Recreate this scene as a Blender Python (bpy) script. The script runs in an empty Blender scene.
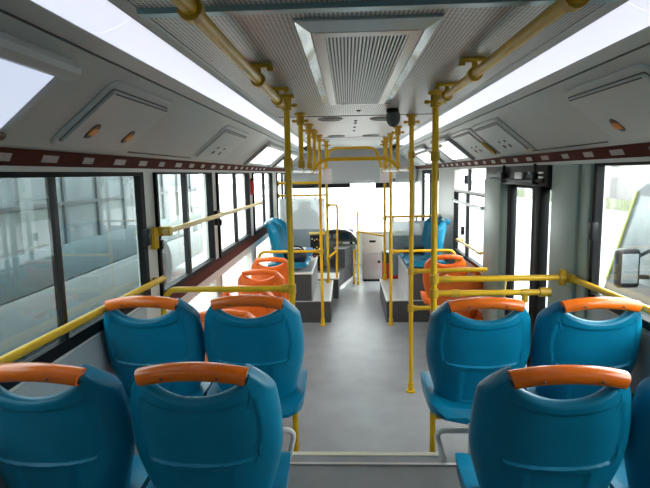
import bpy, bmesh, math, random
from mathutils import Vector, Matrix
random.seed(7)
SC = bpy.context.scene
C = SC.collection
PI = math.pi

# ------------------------------------------------------------------ materials
def mat(name, col, rough=.5, metal=0.0, noise=0.0, nscale=30.0, bump=0.0, bscale=200.0, spec=.5, emit=0.0, coat=0.0):
    m = bpy.data.materials.new(name); m.use_nodes = True
    nt = m.node_tree; b = nt.nodes['Principled BSDF']
    b.inputs['Roughness'].default_value = rough
    b.inputs['Metallic'].default_value = metal
    b.inputs['Specular IOR Level'].default_value = spec
    b.inputs['Coat Weight'].default_value = coat
    b.inputs['Coat Roughness'].default_value = .12
    col = tuple(col) + (1,)
    tc = nt.nodes.new('ShaderNodeTexCoord')
    if noise > 0:
        n = nt.nodes.new('ShaderNodeTexNoise'); n.inputs['Scale'].default_value = nscale; n.inputs['Detail'].default_value = 5
        r = nt.nodes.new('ShaderNodeValToRGB')
        r.color_ramp.elements[0].position = .3; r.color_ramp.elements[1].position = .7
        r.color_ramp.elements[0].color = tuple(c*(1-noise) for c in col[:3])+(1,)
        r.color_ramp.elements[1].color = tuple(min(1, c*(1+noise)) for c in col[:3])+(1,)
        nt.links.new(tc.outputs['Object'], n.inputs['Vector']); nt.links.new(n.outputs['Fac'], r.inputs['Fac'])
        nt.links.new(r.outputs['Color'], b.inputs['Base Color'])
    else:
        b.inputs['Base Color'].default_value = col
    if bump > 0:
        n2 = nt.nodes.new('ShaderNodeTexNoise'); n2.inputs['Scale'].default_value = bscale
        bp = nt.nodes.new('ShaderNodeBump'); bp.inputs['Strength'].default_value = bump; bp.inputs['Distance'].default_value = .002
        nt.links.new(tc.outputs['Object'], n2.inputs['Vector']); nt.links.new(n2.outputs['Fac'], bp.inputs['Height'])
        nt.links.new(bp.outputs['Normal'], b.inputs['Normal'])
    if emit > 0:
        b.inputs['Emission Color'].default_value = col; b.inputs['Emission Strength'].default_value = emit
    return m

def glass_mat(name, tint, gloss=.06, rough=.02):
    m = bpy.data.materials.new(name); m.use_nodes = True
    nt = m.node_tree; nt.nodes.clear()
    o = nt.nodes.new('ShaderNodeOutputMaterial'); mix = nt.nodes.new('ShaderNodeMixShader')
    t = nt.nodes.new('ShaderNodeBsdfTransparent'); t.inputs['Color'].default_value = tuple(tint)+(1,)
    g = nt.nodes.new('ShaderNodeBsdfGlossy'); g.inputs['Roughness'].default_value = rough
    fr = nt.nodes.new('ShaderNodeFresnel'); fr.inputs['IOR'].default_value = 1.45
    ge = nt.nodes.new('ShaderNodeNewGeometry'); iv = nt.nodes.new('ShaderNodeMath'); iv.operation = 'SUBTRACT'; iv.inputs[0].default_value = 1
    mu = nt.nodes.new('ShaderNodeMath'); mu.operation = 'MULTIPLY'       # the inner side of a pane adds no second reflection
    nt.links.new(ge.outputs['Backfacing'], iv.inputs[1]); nt.links.new(fr.outputs[0], mu.inputs[0]); nt.links.new(iv.outputs[0], mu.inputs[1])
    nt.links.new(mu.outputs[0], mix.inputs[0])
    nt.links.new(t.outputs[0], mix.inputs[1]); nt.links.new(g.outputs[0], mix.inputs[2]); nt.links.new(mix.outputs[0], o.inputs[0])
    return m

def frosted_mat(name, col, trans=.5):
    m = bpy.data.materials.new(name); m.use_nodes = True
    nt = m.node_tree; nt.nodes.clear()
    o = nt.nodes.new('ShaderNodeOutputMaterial'); mix = nt.nodes.new('ShaderNodeMixShader'); mix.inputs[0].default_value = trans
    t = nt.nodes.new('ShaderNodeBsdfTransparent'); t.inputs['Color'].default_value = tuple(col)+(1,)
    d = nt.nodes.new('ShaderNodeBsdfDiffuse'); d.inputs['Color'].default_value = tuple(col)+(1,)
    nt.links.new(d.outputs[0], mix.inputs[1]); nt.links.new(t.outputs[0], mix.inputs[2]); nt.links.new(mix.outputs[0], o.inputs[0])
    return m

def perforated_mat():
    m = mat('perforated_ceiling_sheet', (.50, .49, .46), .38, .25)
    nt = m.node_tree; b = nt.nodes['Principled BSDF']
    tc = nt.nodes.new('ShaderNodeTexCoord'); mp = nt.nodes.new('ShaderNodeMapping'); mp.inputs['Scale'].default_value = (1/.0125, 1/.0125, 1)
    nt.links.new(tc.outputs['Object'], mp.inputs['Vector'])
    sx = nt.nodes.new('ShaderNodeSeparateXYZ'); nt.links.new(mp.outputs[0], sx.inputs[0])
    def frac(sock):
        f = nt.nodes.new('ShaderNodeMath'); f.operation = 'FRACT'; nt.links.new(sock, f.inputs[0])
        s = nt.nodes.new('ShaderNodeMath'); s.operation = 'SUBTRACT'; nt.links.new(f.outputs[0], s.inputs[0]); s.inputs[1].default_value = .5
        p = nt.nodes.new('ShaderNodeMath'); p.operation = 'MULTIPLY'; nt.links.new(s.outputs[0], p.inputs[0]); nt.links.new(s.outputs[0], p.inputs[1])
        return p.outputs[0]
    a = nt.nodes.new('ShaderNodeMath'); a.operation = 'ADD'; nt.links.new(frac(sx.outputs['X']), a.inputs[0]); nt.links.new(frac(sx.outputs['Y']), a.inputs[1])
    lt = nt.nodes.new('ShaderNodeMath'); lt.operation = 'LESS_THAN'; nt.links.new(a.outputs[0], lt.inputs[0]); lt.inputs[1].default_value = .115
    # broad ribs along the bus
    mx = nt.nodes.new('ShaderNodeMix'); mx.data_type = 'RGBA'
    mx.inputs[6].default_value = (.56, .55, .51, 1); mx.inputs[7].default_value = (.055, .053, .05, 1)
    nt.links.new(lt.outputs[0], mx.inputs[0]); nt.links.new(mx.outputs[2], b.inputs['Base Color'])
    return m

M = dict(
    blue=mat('blue_seat_plastic', (.001, .195, .335), .36, noise=.07, nscale=9, bump=.10, bscale=420, spec=.36),
    bluedark=mat('dark_blue_plastic', (.003, .07, .12), .4),
    orange=mat('orange_grip_plastic', (.86, .160, .006), .26, noise=.05, nscale=20, coat=.25),
    orangeseat=mat('orange_seat_plastic', (.80, .150, .008), .40, noise=.05, nscale=14),
    yellow=mat('yellow_painted_steel', (.72, .42, .008), .36, noise=.05, nscale=8, spec=.35),
    yellowdark=mat('yellow_cast_fitting', (.58, .34, .010), .42, noise=.08, nscale=40),
    paleyellow=mat('pale_yellow_steel', (.80, .60, .20), .32),
    cream=mat('cream_wall_panel', (.62, .63, .58), .45, noise=.03, nscale=3),
    cove=mat('grey_cove_panel', (.40, .435, .41), .42, noise=.03, nscale=4),
    covelid=mat('grey_hatch_lid', (.45, .48, .455), .40, noise=.02, nscale=4),
    covedark=mat('dark_gap', (.05, .05, .045), .6),
    sage=mat('sage_grey_pillar', (.34, .43, .375), .42, noise=.03, nscale=3),
    wallgrey=mat('blue_grey_wall', (.36, .41, .42), .5, noise=.06, nscale=6),
    black=mat('black_rubber', (.008, .008, .009), .6, spec=.15),
    blackgloss=mat('black_plastic', (.010, .010, .011), .4, spec=.25),
    brown=mat('brown_strip', (.10, .026, .018), .7, noise=.15, nscale=12, spec=.06),
    sticker=mat('pale_sticker', (.44, .38, .35), .5, noise=.18, nscale=90),
    floor=mat('grey_vinyl_floor', (.265, .275, .286), .36, noise=.09, nscale=5, bump=.05, bscale=600),
    platform=mat('dark_grey_vinyl', (.18, .188, .195), .42, noise=.09, nscale=7, bump=.05, bscale=600),
    carpet=mat('dark_box_facing', (.065, .064, .068), .6, noise=.15, nscale=40),
    podium=mat('pale_podium_vinyl', (.56, .55, .55), .34, noise=.04, nscale=5),
    alu=mat('aluminium', (.62, .62, .61), .30, .85),
    steel=mat('grey_leg_paint', (.46, .47, .46), .36, .3),
    white=mat('white_paint', (.80, .80, .78), .35),
    creamstripe=mat('cream_edge_stripe', (.74, .70, .55), .5),
    rimblue=mat('pale_blue_rim', (.42, .56, .64), .25),
    teal=mat('teal_metal_trim', (.27, .42, .44), .30, .45),
    vent=mat('vent_frame_metal', (.50, .56, .56), .20, .6),
    slat=mat('vent_slat_metal', (.60, .61, .59), .38, .4),
    ceil=mat('pale_ceiling_panel', (.66, .65, .63), .40, noise=.02, nscale=3),
    perf=perforated_mat(),
    hdr=mat('grey_header_panel', (.47, .48, .49), .5),
    dash=mat('charcoal_dash', (.06, .062, .066), .45, noise=.1, nscale=30),
    dashside=mat('grey_dash_side', (.24, .25, .25), .45),
    screen=mat('blue_display', (.10, .19, .30), .15),
    cabinet=mat('fare_box_paint', (.50, .46, .42), .38, noise=.03, nscale=5),
    cabinetlow=mat('fare_box_lower', (.36, .35, .34), .3, .4),
    red=mat('red_paint', (.62, .03, .015), .4),
    bagdark=mat('navy_cloth', (.012, .016, .035), .7, noise=.3, nscale=30),
    bagblue=mat('blue_package', (.07, .26, .58), .4, noise=.2, nscale=18),
    notice=mat('white_notice', (.90, .85, .84), .5, noise=.05, nscale=20),
    brass=mat('golden_handle', (.52, .36, .09), .3, .6),
    hatchor=mat('orange_latch', (.75, .26, .04), .4),
    hatchbr=mat('brown_latch', (.10, .055, .03), .4),
    busbody=mat('parked_bus_teal', (.085, .125, .135), .45),
    buspale=mat('parked_bus_pale', (.20, .215, .215), .45),
    busglass=mat('parked_bus_glass', (.17, .19, .195), .25, noise=.35, nscale=2),
    busdark=mat('parked_bus_frame', (.06, .065, .07), .35),
    tyre=mat('tyre_rubber', (.02, .02, .02), .8),
    vangreen=mat('van_olive', (.30, .36, .10), .5),
    ground=mat('concrete_yard', (.34, .34, .335), .8, noise=.06, nscale=1.2),
    bldg=mat('pale_building', (.17, .165, .16), .8, noise=.06, nscale=.6),
    bldgdark=mat('grey_building_trim', (.09, .09, .088), .8),
    hedge=mat('hedge_green', (.10, .115, .065), .9, noise=.4, nscale=6),
    led=mat('led_diffuser', (.84, .87, 1.0), .4, emit=.29),
    sky=mat('lit_panel', (.93, .96, 1.0), .3, emit=.48),
    skyblue=mat('lit_panel_blue', (.66, .74, .92), .3, emit=.28),
    glass=glass_mat('clear_glass', (.93, .96, .95)),
    tint=glass_mat('tinted_glass', (.50, .56, .56)),
    dark_tint=glass_mat('dark_tinted_glass', (.22, .24, .24)),  # for the windows behind the viewer, darkened to keep light off the seat backs
    light_tint=glass_mat('lightly_tinted_glass', (.74, .79, .78)),
    frost=frosted_mat('frosted_partition', (.84, .88, .88), .35),
)

def translucent(m, f=.55):
    nt = m.node_tree; b = nt.nodes['Principled BSDF']; o = nt.nodes['Material Output']
    t = nt.nodes.new('ShaderNodeBsdfTranslucent'); t.inputs['Color'].default_value = (.9, .84, .83, 1)
    mx = nt.nodes.new('ShaderNodeMixShader'); mx.inputs[0].default_value = f
    nt.links.new(b.outputs[0], mx.inputs[1]); nt.links.new(t.outputs[0], mx.inputs[2]); nt.links.new(mx.outputs[0], o.inputs['Surface'])
translucent(M['notice'])

# ------------------------------------------------------------------ mesh helpers
def V(*a): return Vector(a)
def nb(): return bmesh.new()

def box(bm, x0, x1, y0, y1, z0, z1, bev=0.0, seg=2):
    if x0 > x1: x0, x1 = x1, x0
    t = bmesh.new()
    bmesh.ops.create_cube(t, size=1)
    for v in t.verts:
        v.co = V((x0+x1)/2+v.co.x*(x1-x0), (y0+y1)/2+v.co.y*(y1-y0), (z0+z1)/2+v.co.z*(z1-z0))
    if bev > 0: bmesh.ops.bevel(t, geom=t.edges[:], offset=bev, segments=seg, profile=.5, affect='EDGES')
    merge(bm, t)

def merge(bm, t, mx=None):
    me = bpy.data.meshes.new('tmp'); 
    if mx is not None: t.transform(mx)
    t.to_mesh(me); bm.from_mesh(me); bpy.data.meshes.remove(me); t.free()

def fillet(pts, r, n=6):
    pts = [Vector(p) for p in pts]; out = [pts[0]]
    for i in range(1, len(pts)-1):
        a, b, c = pts[i-1], pts[i], pts[i+1]
        d1 = (a-b); d2 = (c-b); rr = min(r, d1.length*.49, d2.length*.49)
        p = b+d1.normalized()*rr; q = b+d2.normalized()*rr
        for k in range(n+1):
            t = k/n; out.append(p*(1-t)**2+b*2*t*(1-t)+q*t*t)
    out.append(pts[-1]); return out

def tube(bm, pts, r, n=14, cap=True, rfun=None):
    pts = [Vector(p) for p in pts]; rings = []
    t0 = (pts[1]-pts[0]).normalized()
    up = V(0, 0, 1) if abs(t0.z) < .9 else V(1, 0, 0)
    nrm = t0.cross(up).normalized()
    prev = t0
    for i, p in enumerate(pts):
        if i == 0: t = t0
        elif i == len(pts)-1: t = (pts[i]-pts[i-1]).normalized()
        else: t = ((pts[i+1]-pts[i]).normalized()+(pts[i]-pts[i-1]).normalized()).normalized()
        q = prev.rotation_difference(t); nrm = (q @ nrm).normalized(); prev = t
        bn = t.cross(nrm).normalized()
        rr = rfun(i/(len(pts)-1)) if rfun else r
        rings.append([bm.verts.new(p+(nrm*math.cos(2*PI*k/n)+bn*math.sin(2*PI*k/n))*rr) for k in range(n)])
    for a, b in zip(rings, rings[1:]):
        for k in range(n): bm.faces.new((a[k], a[(k+1) % n], b[(k+1) % n], b[k]))
    if cap:
        bm.faces.new(list(reversed(rings[0]))); bm.faces.new(rings[-1])

def loft(bm, rings, cap=True, closed=True):
    R = [[bm.verts.new(p) for p in r] for r in rings]; n = len(R[0])
    for a, b in zip(R, R[1:]):
        for k in range(n if closed else n-1): bm.faces.new((a[k], a[(k+1) % n], b[(k+1) % n], b[k]))
    if cap:
        bm.faces.new(list(reversed(R[0]))); bm.faces.new(R[-1])

def prism(bm, poly, axis, a0, a1):
    """extrude 2D polygon: axis 'y' -> poly is (x,z); axis 'x' -> (y,z); axis 'z' -> (x,y)"""
    def P(u, v, a):
        return V(u, a, v) if axis == 'y' else (V(a, u, v) if axis == 'x' else V(u, v, a))
    loft(bm, [[P(u, v, a0) for u, v in poly], [P(u, v, a1) for u, v in poly]])

def lathe(bm, prof, cx=0, cy=0, n=20):
    loft(bm, [[V(cx+r*math.cos(2*PI*k/n), cy+r*math.sin(2*PI*k/n), z) for k in range(n)] for r, z in prof])

def obj(name, bm, m, parent=None, smooth=35):
    bmesh.ops.recalc_face_normals(bm, faces=bm.faces[:])
    me = bpy.data.meshes.new(name); bm.to_mesh(me); bm.free()
    me.materials.append(M[m] if isinstance(m, str) else m)
    if smooth:
        me.shade_smooth(); me.set_sharp_from_angle(angle=math.radians(smooth))
    o = bpy.data.objects.new(name, me); C.objects.link(o)
    if parent is not None: o.parent = parent
    return o

def bobj(name, m, dims, parent=None, bev=0.0, smooth=35):
    bm = nb(); box(bm, *dims, bev=bev); return obj(name, bm, m, parent, smooth)

def tag(o, label=None, cat=None, group=None, kind=None):
    if label: o['label'] = label
    if cat: o['category'] = cat
    if group: o['group'] = group
    if kind: o['kind'] = kind
    return o

def thing(name, label, cat, loc=(0, 0, 0), rz=0, group=None):
    o = bpy.data.objects.new(name, None); C.objects.link(o)
    o.empty_display_size = .1
    o.location = loc; o.rotation_euler = (0, 0, rz); return tag(o, label, cat, group)

def struct(o, label=None, cat=None): return tag(o, label, cat, None, 'structure')
def sempty(name, label=None, cat=None, loc=(0, 0, 0)):
    o = bpy.data.objects.new(name, None); C.objects.link(o); o.location = loc; return struct(o, label, cat)

def dup(root, loc, rz=None, label=None, group=None):
    r = root.copy(); C.objects.link(r); r.location = loc
    if rz is not None: r.rotation_euler = (0, 0, rz)
    if label: r['label'] = label
    if group: r['group'] = group
    for ch in list(root.children):
        c = ch.copy(); C.objects.link(c); c.parent = r
        for g in list(ch.children):
            d = g.copy(); C.objects.link(d); d.parent = c
    return r

def sstep(a, b, x):
    t = max(0, min(1, (x-a)/(b-a))); return t*t*(3-2*t)

# ------------------------------------------------------------------ constants of the bus
CX, CZ = -.075, 1.73            # camera
ZP = .31                        # rear platform
YP = 2.45                       # platform front edge
Y0, Y1 = -1.6, 9.9              # saloon ends
XW = 1.18                       # window plane
ZC = 2.15                       # ceiling

# ------------------------------------------------------------------ camera (calibrated from the photo's vanishing point)
f = 520.0; vp = (347.0, 173.0); roll = .013
F = Vector(((vp[0]-325)/f, (244-vp[1])/f, 1)).normalized()
U = Vector((-roll, 1, 0)); U = (U-F*U.dot(F)).normalized()
X = Vector((U.y*F.z-U.z*F.y, U.z*F.x-U.x*F.z, U.x*F.y-U.y*F.x))
right = Vector((X[0], F[0], U[0])); upv = Vector((X[1], F[1], U[1])); fwd = Vector((X[2], F[2], U[2]))
mw = Matrix((( right.x, upv.x, -fwd.x, CX), (right.y, upv.y, -fwd.y, 0), (right.z, upv.z, -fwd.z, CZ), (0, 0, 0, 1)))
cam = bpy.data.cameras.new('camera'); cam.sensor_width = 36; cam.lens = 36*f/650; cam.clip_start = .05; cam.clip_end = 300
co = bpy.data.objects.new('camera', cam); C.objects.link(co); co.matrix_world = mw
SC.camera = co

# ------------------------------------------------------------------ setting: floors
bm = nb(); box(bm, -1.24, 1.24, YP-.02, Y1, -.08, 0); struct(obj('floor', bm, 'floor', smooth=0), 'grey vinyl low floor of the bus aisle', 'floor')
bm = nb(); box(bm, -1.24, 1.24, Y0, YP-.07, -.08, ZP); pf = struct(obj('floor_platform', bm, 'platform', smooth=0), 'dark grey raised rear floor behind the metal step edge', 'floor')
# step edge profile: aluminium lip, grey rubber, cream stripe
tr = sempty('trim_1', 'metal and cream step edge across the aisle', 'trim')
bobj('rubber_tread', 'floor', (-1.17, 1.17, YP-.07, YP+.055, .0, ZP), tr)
bobj('metal_lip', 'alu', (-1.17, 1.17, YP-.068, YP-.05, ZP, ZP+.006), tr)
bobj('cream_stripe', 'creamstripe', (-.37, .365, YP+.018, YP+.05, ZP, ZP+.004), tr)

# ------------------------------------------------------------------ walls
def wall(side):
    s = -1 if side == 'left' else 1
    bm = nb()
    def b(y0, y1, z0, z1, x0=XW, x1=1.24): box(bm, s*x0, s*x1, y0, y1, z0, z1)
    b(Y0, Y1, 1.755, 1.84)                                   # head above the windows
    if side == 'left':
        b(Y0, 2.795, ZP-.02, 1.055)
        b(Y0, -1.4, 1.055, 1.755); b(.70, .86, 1.055, 1.755)
        b(2.795, 2.94, 0, 1.755)
        for a, c in ((4.19, 4.36), (5.80, 6.05), (7.62, 8.15), (9.5, Y1)): b(a, c, 0, 1.755)
        b(2.95, 8.15, 0, .36); b(2.95, 8.15, .885, .955, x0=1.165); b(2.95, 8.15, .955, 1.03)
        b(8.15, 9.5, 0, .85)
    else:
        b(Y0, 2.71, ZP-.02, 1.055)
        b(Y0, -1.4, 1.055, 1.755); b(.70, .86, 1.055, 1.755)
        b(2.71, 3.20, 0, 1.755)
        b(4.14, 4.64, 0, 1.755)
        b(4.64, 6.12, 0, .80)
        b(6.12, 7.25, 0, 1.755); b(8.9, Y1, 0, 1.755)
    return obj('wall_'+side, bm, 'cream', smooth=0)
struct(wall('left'), 'left side wall panels and window posts of the bus', 'wall')
struct(wall('right'), 'right side wall panels and pillars of the bus', 'wall')
bm = nb(); box(bm, -1.185, -1.174, Y0, 2.72, ZP, 1.04, .004); struct(obj('wall_left_lining', bm, 'wallgrey'), 'blue grey lower wall lining beside the left rear seats', 'wall')
bm = nb(); box(bm, 1.174, 1.185, Y0, 2.72, ZP, 1.04, .004); struct(obj('wall_right_lining', bm, 'wallgrey'), 'blue grey lower wall lining beside the right rear seats', 'wall')
# rear wall with its window
bm = nb()
box(bm, -1.24, 1.24, Y0-.06, Y0, ZP-.05, 1.25); box(bm, -1.24, 1.24, Y0-.06, Y0, 1.8, 2.25)
box(bm, -1.24, -.95, Y0-.06, Y0, 1.25, 1.8); box(bm, .95, 1.24, Y0-.06, Y0, 1.25, 1.8)
struct(obj('wall_rear', bm, 'cove', smooth=0), 'rear wall behind the viewer', 'wall')
w = sempty('window_11', 'rear window behind the viewer', 'window')
bobj('pane', 'dark_tint', (-.95, .95, Y0-.035, Y0-.028, 1.25, 1.8), w)

# ------------------------------------------------------------------ ceiling, coves, roof
bm = nb(); box(bm, -.60, .60, 1.40, 3.94, ZC, ZC+.012); struct(obj('ceiling', bm, 'perf', smooth=0), 'perforated metal ceiling around the air vent', 'ceiling')
bm = nb(); box(bm, -.60, .60, Y0, 1.36, ZC, ZC+.012); struct(obj('ceiling_rear', bm, 'perf', smooth=0), 'perforated metal ceiling near the viewer', 'ceiling')
bm = nb(); box(bm, -.60, .60, 3.955, 6.25, ZC, ZC+.012); box(bm, -.60, .60, 6.265, Y1, ZC, ZC+.012)
struct(obj('ceiling_front', bm, 'ceil', smooth=0), 'plain pale ceiling panels toward the front of the bus', 'ceiling')
bm = nb(); prism(bm, [(1.355, 2.15), (1.405, 2.15), (1.398, 2.138), (1.362, 2.138)], 'x', -.60, .60)
struct(obj('trim_2', bm, 'teal'), 'teal metal strip across the ceiling', 'trim')
bm = nb(); box(bm, -.58, .58, 3.938, 3.957, ZC-.003, ZC+.01); struct(obj('trim_3', bm, 'covedark', smooth=0), 'dark seam across the ceiling behind the air vent', 'trim')
bm = nb(); box(bm, -.58, .58, 6.249, 6.266, ZC-.003, ZC+.01); struct(obj('trim_4', bm, 'covedark', smooth=0), 'dark seam across the front ceiling', 'trim')

def strip_solid(bm, s, p, q, th, y0, y1):
    # slab between cross-section points p,q=(x,z), thickness th away from the saloon
    dx, dz = q[0]-p[0], q[1]-p[1]; l = math.hypot(dx, dz); nx, nz = -dz/l*th, dx/l*th
    if nz < 0: nx, nz = -nx, -nz
    prism(bm, [(s*p[0], p[1]), (s*q[0], q[1]), (s*(q[0]+nx), q[1]+nz), (s*(p[0]+nx), p[1]+nz)], 'y', y0, y1)

for s, sd, k in ((-1, 'left', 5), (1, 'right', 8)):
    bm = nb(); strip_solid(bm, s, (.605, 2.150), (.632, 2.142), .02, Y0, Y1)
    box(bm, s*.594, s*.606, Y0, Y1, ZC-.002, ZC+.02)
    strip_solid(bm, s, (.742, 2.105), (.792, 2.083), .02, Y0, Y1)
    struct(obj('trim_%d' % k, bm, 'cove', smooth=0), 'grey edging along the %s light strip' % sd, 'trim')
    bm = nb(); strip_solid(bm, s, (.790, 2.092), (.802, 2.086), .02, Y0, Y1)
    struct(obj('trim_%d' % (k+1), bm, 'covedark', smooth=0), 'dark seam under the %s light strip' % sd, 'trim')
    bm = nb(); strip_solid(bm, s, (.80, 2.08), (1.10, 1.835), .03, Y0, Y1)
    prism(bm, [(s*1.10, 1.835), (s*1.125, 1.828), (s*1.145, 1.84), (s*1.12, 1.87)], 'y', Y0, Y1)
    struct(obj('ceiling_cove_'+sd, bm, 'cove', smooth=30), 'grey sloping cove panel above the %s windows' % sd, 'ceiling')
    # brown sticker band and the cream lip below
    bm = nb(); prism(bm, [(s*1.122, 1.828), (s*1.150, 1.773), (s*1.18, 1.773), (s*1.18, 1.835)], 'y', Y0, Y1)
    band = struct(obj('trim_%d' % (k+2), bm, 'brown', smooth=0), 'brown band with pale stickers above the %s windows' % sd, 'trim')
    bm = nb(); box(bm, s*1.145, s*1.20, Y0, Y1, 1.755, 1.773)
    obj('lip', bm, 'cream', band, 0)
    y = .65
    for i in range(22):
        bm = nb(); wd = (.115, .10, .085)[i % 3]
        def P(t, yy): return V(s*(1.122+.028*t-.0015), yy, 1.828-.055*t-.001)
        rg = [[P(.28, y), P(.28, y+wd), P(.72, y+wd), P(.72, y)]]
        a = [bm.verts.new(p) for p in rg[0]]; b_ = [bm.verts.new(p+V(-s*.0015, 0, -.0008)) for p in rg[0]]
        bm.faces.new(b_); bm.faces.new(list(reversed(a)))
        for q in range(4): bm.faces.new((a[q], a[(q+1) % 4], b_[(q+1) % 4], b_[q]))
        obj('sticker', bm, 'sticker', band, 0)
        y += .285
# unseen roof skin, added to stop daylight leaking in above the linings
bm = nb(); prism(bm, [(-1.24, 1.83), (-1.27, 1.83), (-1.2, 2.18), (-.95, 2.30), (.95, 2.30), (1.2, 2.18), (1.27, 1.83), (1.24, 1.83), (1.18, 2.16), (.94, 2.28), (-.94, 2.28), (-1.18, 2.16)], 'y', Y0-.06, Y1+.1)
struct(obj('roof', bm, 'cove', smooth=0), 'unseen outer roof skin of the bus, added to block daylight', 'roof')

# ------------------------------------------------------------------ LED strips
segs = [(-1.5, 1.4035), (1.4045, 3.895), (3.905, 5.025), (5.035, 6.285), (6.295, 7.60)]
names = ['nearest', 'second', 'third', 'fourth', 'farthest']
for s, sd in ((-1, 'left'), (1, 'right')):
    for i, (a, b) in enumerate(segs):
        bm = nb()
        prism(bm, [(s*.634, 2.142), (s*.66, 2.126), (s*.71, 2.108), (s*.742, 2.107), (s*.742, 2.14), (s*.634, 2.155)], 'y', a, b)
        t = thing('ceiling_light', '%s white light strip segment in the row along the %s side of the ceiling' % (names[i], sd), 'light', (s*.69, (a+b)/2, 2.107), 0, 'ceiling light strips on the %s' % sd)
        o = obj('diffuser', bm, 'led', t, 40); o.matrix_parent_inverse = Matrix.Translation((-s*.69, -(a+b)/2, -2.107))

# ------------------------------------------------------------------ cove hatches and lit panels
CL = math.hypot(.30, .245)
def cove_frame(s, y, t):
    """matrix: local x along bus, local y up the cove slope, local z out of the cove to the saloon; t = 0 top .. 1 bottom"""
    px, pz = .80+.30*t, 2.08-.245*t
    ey = V(-s*.30, 0, .245).normalized(); ex = V(0, 1, 0)
    ez = ex.cross(ey)
    if ez.z > 0: ex = -ex; ez = ex.cross(ey)
    m = Matrix(((ex.x, ey.x, ez.x, s*px), (ex.y, ey.y, ez.y, y), (ex.z, ey.z, ez.z, pz), (0, 0, 0, 1)))
    return m
def rrect(w, h, r, n=5):
    out = []
    for cx, cy, a0 in ((w/2-r, h/2-r, 0), (-w/2+r, h/2-r, PI/2), (-w/2+r, -h/2+r, PI), (w/2-r, -h/2+r, 1.5*PI)):
        for k in range(n+1):
            a = a0+PI/2*k/n; out.append((cx+r*math.cos(a), cy+r*math.sin(a)))
    return out
def plate(bm, w, h, r, z0, z1, bev=.006, cx=0, cy=0):
    a = rrect(w, h, r); b = rrect(w-2*bev, h-2*bev, max(r-bev, .002))
    loft(bm, [[V(x+cx, y+cy, z0) for x, y in a], [V(x+cx, y+cy, z1-bev) for x, y in a], [V(x+cx, y+cy, z1) for x, y in b]])
def at_matrix(name, label, cat, mtx, group=None):
    o = bpy.data.objects.new(name, None); C.objects.link(o); o.matrix_world = mtx; o.empty_display_size = .1
    return tag(o, label, cat, group)

def hatch(s, y0, y1, label, latches, group='service hatches in the ceiling coves', lat='orange'):
    t0, t1 = .12, .95; w = y1-y0; h = (t1-t0)*CL
    t = at_matrix('service_hatch', label, 'hatch', cove_frame(s, (y0+y1)/2, (t0+t1)/2), group)
    bm = nb(); plate(bm, w, h, .045, 0, .010, .007); obj('frame', bm, 'covelid', t, 30)
    bm = nb(); plate(bm, w-.055, h-.055, .012, .008, .0115, .001); obj('gap', bm, 'covedark', t, 30)
    bm = nb(); plate(bm, w-.064, h-.064, .012, .009, .0215, .003); ld = obj('lid', bm, 'covelid', t, 30)
    bm = nb(); box(bm, -w/2+.045, w/2-.045, h/2-.042, h/2-.036, .0205, .0222); obj('hinge_slot', bm, 'covedark', ld, 0)
    for lx in latches:
        cy = -h/2+.105
        if lat == 'orange':
            bm = nb(); plate(bm, .046, .074, .021, .021, .026, .002, lx, cy); l = obj('latch', bm, 'hatchbr', t)
            bm = nb(); plate(bm, .044, .034, .010, .025, .031, .003, lx, cy); obj('latch_tab', bm, 'hatchor', l)
        else:
            bm = nb(); plate(bm, .028, .03, .012, .021, .026, .002, lx, cy-.012); l = obj('latch', bm, 'hatchbr', t)
            bm = nb(); plate(bm, .02, .02, .009, .021, .026, .002, lx, cy+.035); obj('latch_tab', bm, 'hatchbr', l)
    return t
hatch(-1, 1.735, 2.33, 'nearest grey service hatch in left cove, with two orange latches', (-.155, .15))
hatch(-1, 3.36, 4.12, 'second grey service hatch along the left cove, past the plain panel', (-.12, .06), lat='dark')
hatch(1, 1.68, 2.31, 'grey service hatch with orange latch at the right photo edge', (-.14, .14))
hatch(1, 3.30, 3.93, 'grey service hatch over the right middle door, nearer the viewer than the golden handle', (-.03, .09), lat='dark')
hatch(1, 4.04, 4.68, 'grey service hatch in right cove just forward of the golden handle', (-.08, .08), lat='dark')
# golden lever between the two right hatches
t = at_matrix('hatch_handle', 'golden oval handle in the right cove between two hatches', 'handle', cove_frame(1, 3.985, .60))
bm = nb(); plate(bm, .035, .30, .015, 0, .02, .006, 0, .03); obj('bracket', bm, 'covelid', t)
bm = nb()
ring = [V(.026*math.cos(a), -.03+.062*math.sin(a), .03) for a in [2*PI*k/28 for k in range(29)]]
tube(bm, ring, .009, 8, cap=False); obj('grip', bm, 'brass', t)
bm = nb(); plate(bm, .04, .10, .019, .018, .024, .003, 0, -.03); obj('cup', bm, 'brass', t)

def litpanel(s, y0, y1, label, m, near=False):
    t0, t1 = .2, (.87 if near else .93); w = y1-y0; h = (t1-t0)*CL
    t = at_matrix('light_panel', label, 'light panel', cove_frame(s, (y0+y1)/2, (t0+t1)/2), 'framed bright panels in the ceiling coves')
    bm = nb(); plate(bm, w, h, .008, 0, .014, .003); obj('frame', bm, 'rimblue' if near else 'dashside', t)
    bm = nb(); plate(bm, w-(.08 if near else .05), h-.03, .004, .012, .017, .001); obj('panel', bm, m, t)
    bm = nb(); plate(bm, w+.035, .05, .015, 0, .042, .012, 0, h/2+.012); obj('top_rail', bm, 'covelid', t)
    if near:
        bm = nb(); plate(bm, .05, .028, .011, .012, .024, .004, -w/2+.02, -h/2-.004); obj('corner_latch', bm, 'hatchbr', t)
        bm = nb(); plate(bm, .05, .028, .011, .012, .024, .004, w/2-.02, -h/2-.004); obj('corner_latch', bm, 'hatchbr', t)
    else:
        for sx in (-1, 1):
            bm = nb(); plate(bm, .045, h+.02, .01, 0, .03, .006, sx*(w/2), -.01); obj('side_rail', bm, 'dashside', t)
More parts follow.
